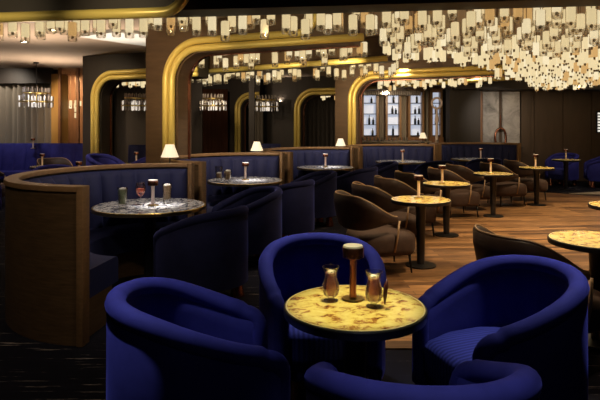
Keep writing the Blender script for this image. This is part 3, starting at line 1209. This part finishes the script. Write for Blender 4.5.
# ------------------------------------------------------------------ booths
def booth(label, mid, rot):
    t = thing('booth', label, 'booth', (*mid, 0), rot)
    a0, b0 = 1.12, 1.22

    def arc(off, t0=-90, t1=90, n=64, ext=0):
        pts = []
        for k in range(n + 1):
            th = R(t0 + (t1 - t0) * k / n)
            pts.append((-(a0 - off) * math.cos(th), (b0 - off) * math.sin(th)))
        return pts

    def ring(name, o0, o1, z0, z1, m_, bev=.0):
        A, B = arc(o0), arc(o1)
        rows = []
        for p, q in zip(A, B):
            P, Q = Vector(p), Vector(q)
            if bev:
                e = (Q - P).normalized() * bev
                rows.append([(*P, z0), (*Q, z0), (*Q, z1 - bev), (*(Q - e * .3), z1 - bev * .3), (*(Q - e), z1), (*(P + e), z1), (*(P + e * .3), z1 - bev * .3), (*P, z1 - bev)])
            else:
                rows.append([(*P, z0), (*Q, z0), (*Q, z1), (*P, z1)])
        bm = bmesh.new()
        grid(bm, rows, cv=True, capu=True)
        return finish(name, bm, m_, t, angle=40)
    ring('wood_wall', 0, .07, 0, 1.085, wood)
    ring('cap_rail', -.012, .10, 1.086, 1.125, wood_trim, .01)
    # tufted back : vertical channels
    A, B = arc(.072, n=180), arc(.11, n=180)
    rows = []
    nch = 17
    for k, (p, q) in enumerate(zip(A, B)):
        P, Q = Vector(p), Vector(q)
        n = (Q - P).normalized()
        bulge = .075 * abs(math.sin(PI * nch * k / 180)) ** .35
        rows.append([(*P, .40), (*(P + n * (.10 + bulge)), .40), (*(P + n * (.09 + bulge)), .62), (*(P + n * (.05 + bulge * .9)), 1.0), (*(P + n * .035), 1.06), (*P, 1.07)])
    bm = bmesh.new()
    grid(bm, rows, cv=True, capu=True)
    finish('back_cushion', bm, booth_blue, t, angle=50)
    ring('seat_cushion', .14, .64, .28, .49, booth_blue, .04)
    ring('plinth', .075, .53, 0, .279, wood)
    for s in (-1, 1):
        bm = bmesh.new()
        y0, y1 = (b0 + .015) * s, (b0 - .085) * s
        box(bm, 0.002, .05, min(y0, y1), max(y0, y1), 0, 1.125, .004)
        finish('end_post', bm, wood_trim, t, angle=30)
    return t


def booth_at(A, B, label, first=None):
    mid = ((A[0] + B[0]) / 2, (A[1] + B[1]) / 2)
    rot = math.atan2(B[1] - A[1], B[0] - A[0]) - PI / 2
    return booth(label, mid, rot) if first is None else dup(first, (*mid, 0), rot, label)


b1 = booth_at((-1.57, 3.80), (-1.27, 6.22), 'curved oak booth with tufted blue bench, nearest and at the left')
booth_at((-1.20, 6.42), (-.30, 8.68), 'curved oak booth with blue back, second from the left behind the navy chairs', b1)
booth_at((-.20, 8.85), (1.05, 10.95), 'curved oak booth with blue back, third along, under the shaded lamp', b1)
booth_at((1.20, 11.1), (3.15, 12.55), 'curved oak booth with blue back in front of the bar', b1)
booth_at((3.25, 12.65), (5.45, 13.5), 'far curved oak booth with navy back below the marble wall panels', b1)

# shaded lamps on the ledges behind the booths
sl0 = None


def ledge(label, x0, x1, y0, y1, z1):
    t = thing('side_cabinet', label, 'cabinet', ((x0 + x1) / 2, (y0 + y1) / 2, 0))
    cx, cy = (x0 + x1) / 2, (y0 + y1) / 2
    boxo('body', dark_wall, x0 - cx, x1 - cx, y0 - cy, y1 - cy, 0, z1 - .03, t)
    boxo('top', wood_trim, x0 - cx - .01, x1 - cx + .01, y0 - cy - .01, y1 - cy + .01, z1 - .0298, z1, t)
    return t


for (x, y, z, lab, lab2) in (
        (-1.55, 6.43, 1.06, 'white shaded lamp at the foot of the first gold arch', 'slim cabinet under the white lamp at the first gold arch'),
        (-.715, 8.95, 1.02, 'cream shaded lamp behind the second booth', 'slim cabinet under the lamp behind the second booth'),
        (.84, 11.17, 1.02, 'white shaded lamp left of the second gold arch behind the third booth', 'slim cabinet under the lamp behind the third booth'),
        (3.3, 14.5, 1.10, 'white shaded lamp in front of the bar at its right end', 'slim cabinet under the lamp right of the bar')):
    ledge(lab2, x - .09, x + .09, y - .07, y + .07, z)
    if sl0 is None:
        sl0 = shade_lamp(lab, (x, y, z))
    else:
        dup(sl0, (x, y, z), 0, lab)


# ------------------------------------------------------------------ tiered crystal chandeliers
def crystal_chandelier(label, loc, first=None):
    t = thing('crystal_chandelier', label, 'chandelier', loc)
    bm = bmesh.new()
    tube(bm, [(0, 0, .20), (0, 0, CZ - loc[2] - .02)], .008, 6)
    finish('rod', bm, darkmetal, t)
    lathe_o('ceiling_rose', darkmetal, [(.06, CZ - loc[2] - .03), (.06, CZ - loc[2] - .003)], t, 16)
    for z, r_ in ((0, .36), (.20, .28)):
        bm = bmesh.new()
        tube(bm, [(r_ * math.cos(2 * PI * k / 32), r_ * math.sin(2 * PI * k / 32), z) for k in range(33)], .012, 6)
        for q in (0, PI / 2):
            tube(bm, [(-r_ * math.cos(q), -r_ * math.sin(q), z), (r_ * math.cos(q), r_ * math.sin(q), z)], .008, 5)
        finish('ring', bm, brass, t)
    tube_b = bmesh.new()
    tube(tube_b, [(0, 0, -.02), (0, 0, .21)], .012, 6)
    finish('hub', tube_b, brass, t)
    meshes = []
    for m_ in (crystal, crystal_d):
        bm = bmesh.new()
        lathe(bm, [(.003, -.06), (.013, -.04), (.014, .045), (.003, .06)], 6)
        bmesh.ops.recalc_face_normals(bm, faces=bm.faces)
        me = bpy.data.meshes.new('crystal')
        bm.to_mesh(me)
        bm.free()
        me.materials.append(m_)
        meshes.append(me)
    for z, r_, n_, mi in ((.075, .36, 20, 0), (-.075, .36, 20, 0), (-.075, .10, 9, 0), (.075, .10, 9, 0), (.275, .28, 18, 1), (.125, .28, 14, 1)):
        for k in range(n_):
            a = 2 * PI * k / n_
            o = new_obj('crystal', meshes[mi if (k % 3 == 0 or r_ < .2) else 1] if mi == 0 else meshes[1], t)
            o.location = (r_ * math.cos(a), r_ * math.sin(a), z)
    return t


cc0 = crystal_chandelier('tiered crystal chandelier hanging before the pale curtain at the left', (-6.2, 12.7, 2.12))
for x, y, z, lab in ((-4.45, 14.6, 2.10, 'tiered crystal chandelier seen through the far lounge arch'),
                     (-2.45, 15.2, 2.12, 'left tiered crystal chandelier seen through the first gold arch'),
                     (-1.0, 15.9, 2.12, 'tiered crystal chandelier left of the farthest gold arch')):
    dup(cc0, (x, y, z), .2, lab)


# ------------------------------------------------------------------ curtains and back walls
def curtain(label, x0, x1, y, z0, z1, m_, folds, depth=.05, name='curtain'):
    rows = []
    n = folds * 8
    for k in range(n + 1):
        u = k / n
        w = depth * math.sin(2 * PI * folds * u) + depth * .4 * math.sin(2 * PI * folds * u * .37 + 1)
        rows.append([(x0 + (x1 - x0) * u, y + w, z0), (x0 + (x1 - x0) * u, y + w, z1), (x0 + (x1 - x0) * u, y + w + .012, z1), (x0 + (x1 - x0) * u, y + w + .012, z0)])
    bm = bmesh.new()
    grid(bm, rows, cv=True, capu=True)
    return tag(finish(name, bm, m_, angle=60), label, 'curtain')


curtain('pale pleated curtain lit from above behind the left chandelier', -9.0, -6.5, 14.25, .02, 2.75, curtain_l, 15, .10)
curtain('narrow pale curtain right of the dark post in the far hall', -1.66, -1.22, 17.9, .02, 2.62, curtain_l, 4, .05)
curtain('dark curtain behind the farthest gold arch', .05, 1.35, 18.2, .02, 2.85, curtain_d, 9, .06)
curtain('rusty bronze bead curtain behind the chandeliers in the far hall', -3.25, -2.35, 17.6, .02, 2.75, curtain_r, 20, .025, 'bead_curtain')

# opening at the left of the far lounge : ochre jamb, amber wood panels and slim posts
struct(boxo('trim_5', ochre, -6.45, -6.22, 14.0, 14.5, 0, 2.9))
struct(boxo('wall_niche', warmwood, -7.6, -5.5, 15.6, 15.7, 0, CZ))
for x in (-6.2, -5.73):
    struct(boxo('trim_6', warmwood, x - .03, x + .03, 13.9, 13.98, 0, CZ - .003))
pend_field('cluster of small glowing pendants in the amber niche at the left', [(-6.60 + .09 * k, 14.9 + .1 * (k % 3), 1.98 + .07 * (k % 2)) for k in range(6)] + [(-6.10 + .03 * (k % 3), 14.7, 2.05 - .17 * (k // 3)) for k in range(9)], False, True)
struct(boxo('wall_hall', dark_wall, -5.5, -2.9, 16.0, 16.1, 0, CZ))


# banquettes of the far lounge
def banquette(label, x0, x1, y, ztop, rot=0, m_=booth_blue):
    cx = (x0 + x1) / 2
    t = thing('banquette', label, 'bench', (cx, y, 0), rot)
    h = (x1 - x0) / 2
    boxo('frame', wood, -h, h, .08, .14, 0, ztop - .02, t)
    n = max(3, int((x1 - x0) / .3))
    bm = bmesh.new()
    rows = []
    for k in range(n * 8 + 1):
        u = k / (n * 8)
        bl = .04 * abs(math.sin(PI * n * u)) ** .4
        xx = -h + 2 * h * u
        rows.append([(xx, .079, .40), (xx, -.04 - bl, .40), (xx, -.02 - bl, .75), (xx, .02 - bl * .6, ztop - .06), (xx, .05, ztop), (xx, .079, ztop)])
    grid(bm, rows, cv=True, capu=True)
    finish('backrest', bm, m_, t, angle=50)
    boxo('seat', m_, -h, h, -.55, -.045, .25, .46, t, .03)
    boxo('plinth', blackmat, -h + .02, h - .02, -.5, .06, 0, .249, t)
    return t


banquette('long blue banquette before the pale curtain in the far left lounge', -8.6, -5.0, 13.4, 1.12, 0, velvet)
banquette('navy banquette seen through the far lounge arch', -4.55, -3.2, 14.3, 1.05)
banquette('navy banquette under the chandelier left of the farthest arch', -1.35, -.55, 15.2, 1.05)

# ------------------------------------------------------------------ bar
t = thing('bar_counter', 'long dark bar counter with pale top behind the fourth booth', 'bar', (2.52, 15.3, 0))
boxo('body', dark_wall, -1.15, 1.15, 0, .55, 0, 1.08, t)
boxo('top', beige, -1.2, 1.2, -.06, .6, 1.081, 1.125, t)
boxo('panel', warmwood, -1.1, 1.1, -.03, -.001, .15, 1.0, t)

SH = [(2.02, 2.42), (2.78, 3.14), (3.50, 3.86), (4.20, 4.44)]
BY = 17.2
shelf_names = ('lit bottle shelf nearest the gold arch', 'lit bottle shelf in the middle of the bar', 'lit bottle shelf right of the bar middle', 'narrow lit bottle shelf at the bar end beside the dark wall')
for i, ((x0, x1), lab) in enumerate(zip(SH, shelf_names)):
    cx = (x0 + x1) / 2
    t = thing('bottle_shelf', lab, 'shelf', (cx, BY, 0))
    h = (x1 - x0) / 2
    boxo('back_panel', backlit, -h, h, .10, .12, 1.25, 2.62, t)
    boxo('cabinet', warmwood, -h - .1, h + .1, -.12, .14, 0, 1.2, t)
    for s in (-1, 1):
        bm = bmesh.new()
        box(bm, min(s * h, s * (h + .07)), max(s * h, s * (h + .07)), -.12, .13, 1.2, 2.85)
        finish('upright', bm, wood_trim, t, smooth=False)
    boxo('header', warmwood, -h, h, -.12, .13, 2.62, 2.85, t)
    for k in range(5):
        z = 1.25 + .3425 * k
        if k < 4:
            boxo('shelf_board', darkmetal, -h, h, -.12, .098, z - .012, z + .006, t)
BOT = {0: [(0, .1, .22), (1, -.02, .30), (1, .12, .22), (3, .06, .2)], 1: [(0, .0, .30), (2, -.02, .25), (2, .1, .18), (3, .02, .27)], 2: [(0, .08, .12), (1, -.02, .28), (1, .1, .2), (2, -.02, .2), (2, .12, .24), (3, .04, .28)], 3: [(1, .0, .26), (2, 0, .26)]}
rows_n = ('bottom', 'second', 'third', 'top')
where = ('shelf nearest the gold arch', 'middle lit shelf', 'shelf right of the middle', 'narrow end shelf')
seen = {}
for i, lst in BOT.items():
    cx = (SH[i][0] + SH[i][1]) / 2
    for (k, dx, h) in lst:
        z = 1.2565 + .3425 * k
        bm = bmesh.new()
        lathe(bm, [(.0, 0), (.034, 0), (.036, .005), (.036, h * .55), (.03, h * .66), (.012, h * .75), (.012, h), (.0, h)], 12, cx + dx * .9, BY - .02)
        for v in bm.verts:
            v.co.z += z
        size = 'tall' if h > .24 else ('short' if h < .19 else 'mid-height')
        n_same = sum(1 for q in lst if q[0] == k)
        pos = '' if n_same == 1 else (' at its left' if dx < .05 else ' at its right')
        tag(finish('bottle', bm, bottle_m, angle=50), f'{size} dark bottle, {rows_n[k]} board, {where[i]}{pos}', 'bottle', 'bottles behind the bar')
# drapes between the lit shelves
for i, (x0, x1) in enumerate(((2.53, 2.68), (3.24, 3.40), (3.96, 4.10))):
    curtain(('slim taupe drape between the first two lit bottle shelves', 'slim taupe drape between the middle and right bottle shelves', 'slim taupe drape before the narrow end bottle shelf')[i], x0, x1, 17.25, .02, 2.8, curtain_l, 3, .02)
struct(boxo('wall_bar', warmwood, 1.75, 4.6, 17.42, 17.5, 0, CZ))
# crystal fringe above the bar
fr = thing('crystal_fringe', 'grey crystal fringe hanging over the bar shelves', 'chandelier', (2.75, 16.9, CZ))
cm = bpy.data.meshes.new('crystal_strand')
bm = bmesh.new()
lathe(bm, [(.004, -.55), (.03, -.52), (.034, -.40), (.006, -.38), (.005, 0)], 6)
bm.to_mesh(cm)
bm.free()
cm.materials.append(crystal_d)
for k in range(64):
    o = new_obj('crystal_strand', cm, fr)
    o.location = (-1.0 + 2.0 * (k % 32) / 31, .1 * (k // 32) + rnd.uniform(-.03, .03), -.002 + rnd.uniform(-.0, .0))
# carved post and ornament by the bar end
bm = bmesh.new()
lathe(bm, [(.09, 0), (.09, 1.0), (.05, 1.1), (.035, 1.6), (.06, 1.75), (.03, 1.9), (.03, 2.05)], 16)
for k in range(24):
    pass
tube(bm, [(.14 * math.cos(2 * PI * k / 24), 0, 2.2 + .15 * math.sin(2 * PI * k / 24)) for k in range(25)], .03, 8)
o = tag(finish('ornate_post', bm, lit_stem_post, angle=50), 'pale ornamental post topped by a ring at the end of the bar', 'ornament')
o.location = (3.9, 15.4, 0)

# marble slabs and loop ornament on the end wall
for (x0, x1, lab) in ((5.06, 5.50, 'grey veined marble slab on the end wall beside the dark pier'), (5.60, 6.08, 'grey veined marble slab on the end wall beside the brown panels')):
    bm = bmesh.new()
    box(bm, x0, x1, 14.93, 14.998, .02, 2.5, .004)
    tag(finish('marble_slab', bm, stone, smooth=False), lab, 'panel')
bm = bmesh.new()
tube(bm, [Vector((5.52 + .155 * p[0], 14.86, 1.05 + .72 * p[1])) for p in [(-.8, 0), (-.95, .2), (-.9, .4), (-.6, .55), (0, .62), (.6, .55), (.9, .4), (.95, .2), (.8, 0)]], .03, 8)
tube(bm, [(5.52, 14.86, 1.48), (5.52, 14.86, 1.85)], .012, 6)
box(bm, 5.36, 5.68, 14.82, 14.92, 1.0, 1.05)
tag(finish('loop_ornament', bm, copper, angle=50), 'dark loop shaped ornament before the marble slabs', 'ornament')
t = thing('console_table', 'dark console table under the loop ornament', 'table', (5.55, 14.78, 0))
boxo('top', dark_wall, -.5, .5, -.16, .14, .95, .998, t)
for sx in (-.45, .45):
    boxo('leg', dark_wall, sx - .03, sx + .03, -.13, .11, 0, .949, t)

# downlights set in the lounge ceiling
for (x, y, lab) in ((-4.9, 9.6, 'small round downlight in the lounge ceiling, left of the pair'), (-3.85, 8.4, 'small round downlight in the lounge ceiling, right of the pair')):
    t = thing('downlight', lab, 'light', (x, y, CZ))
    lathe_o('rim', darkmetal, [(.045, -.012), (.07, -.012), (.07, -.002), (.045, -.002)], t, 20, ring=True)
    lathe_o('lens', lampglow, [(.0, -.008), (.044, -.008), (.044, -.004), (.0, -.004)], t, 20)

t = thing('lit_lattice', 'small white lit lattice panel on the end wall at the right edge', 'light', (8.42, 14.9, 1.66))
boxo('backing', darkmetal, -.22, .22, .03, .062, -.30, .30, t)
for k in range(7):
    boxo('slat', lamp_white, -.19, .19, .0, .028, -.27 + .08 * k, -.22 + .08 * k, t)
ORD = ('first second third fourth fifth sixth seventh eighth ninth tenth eleventh twelfth thirteenth fourteenth fifteenth sixteenth').split()
bg = None
for k in range(16):
    bm = bmesh.new()
    lathe(bm, [(.0, 0), (.028, 0), (.034, .10), (.031, .10), (.026, .008), (.0, .008)], 10)
    if bg is None:
        bg = tag(finish('bar_glass', bm, crystal_d, angle=50), 'small pale glass in the row standing along the bar counter', 'glass', 'glasses along the bar counter')
        o = bg
    else:
        bm.free()
        o = bg.copy()
        COL.objects.link(o)
    o['label'] = f'small pale glass, {ORD[k]} from the left in the row on the bar counter'
    o.location = (1.5 + .105 * k, 15.45 + .05 * (k % 2), 1.125)
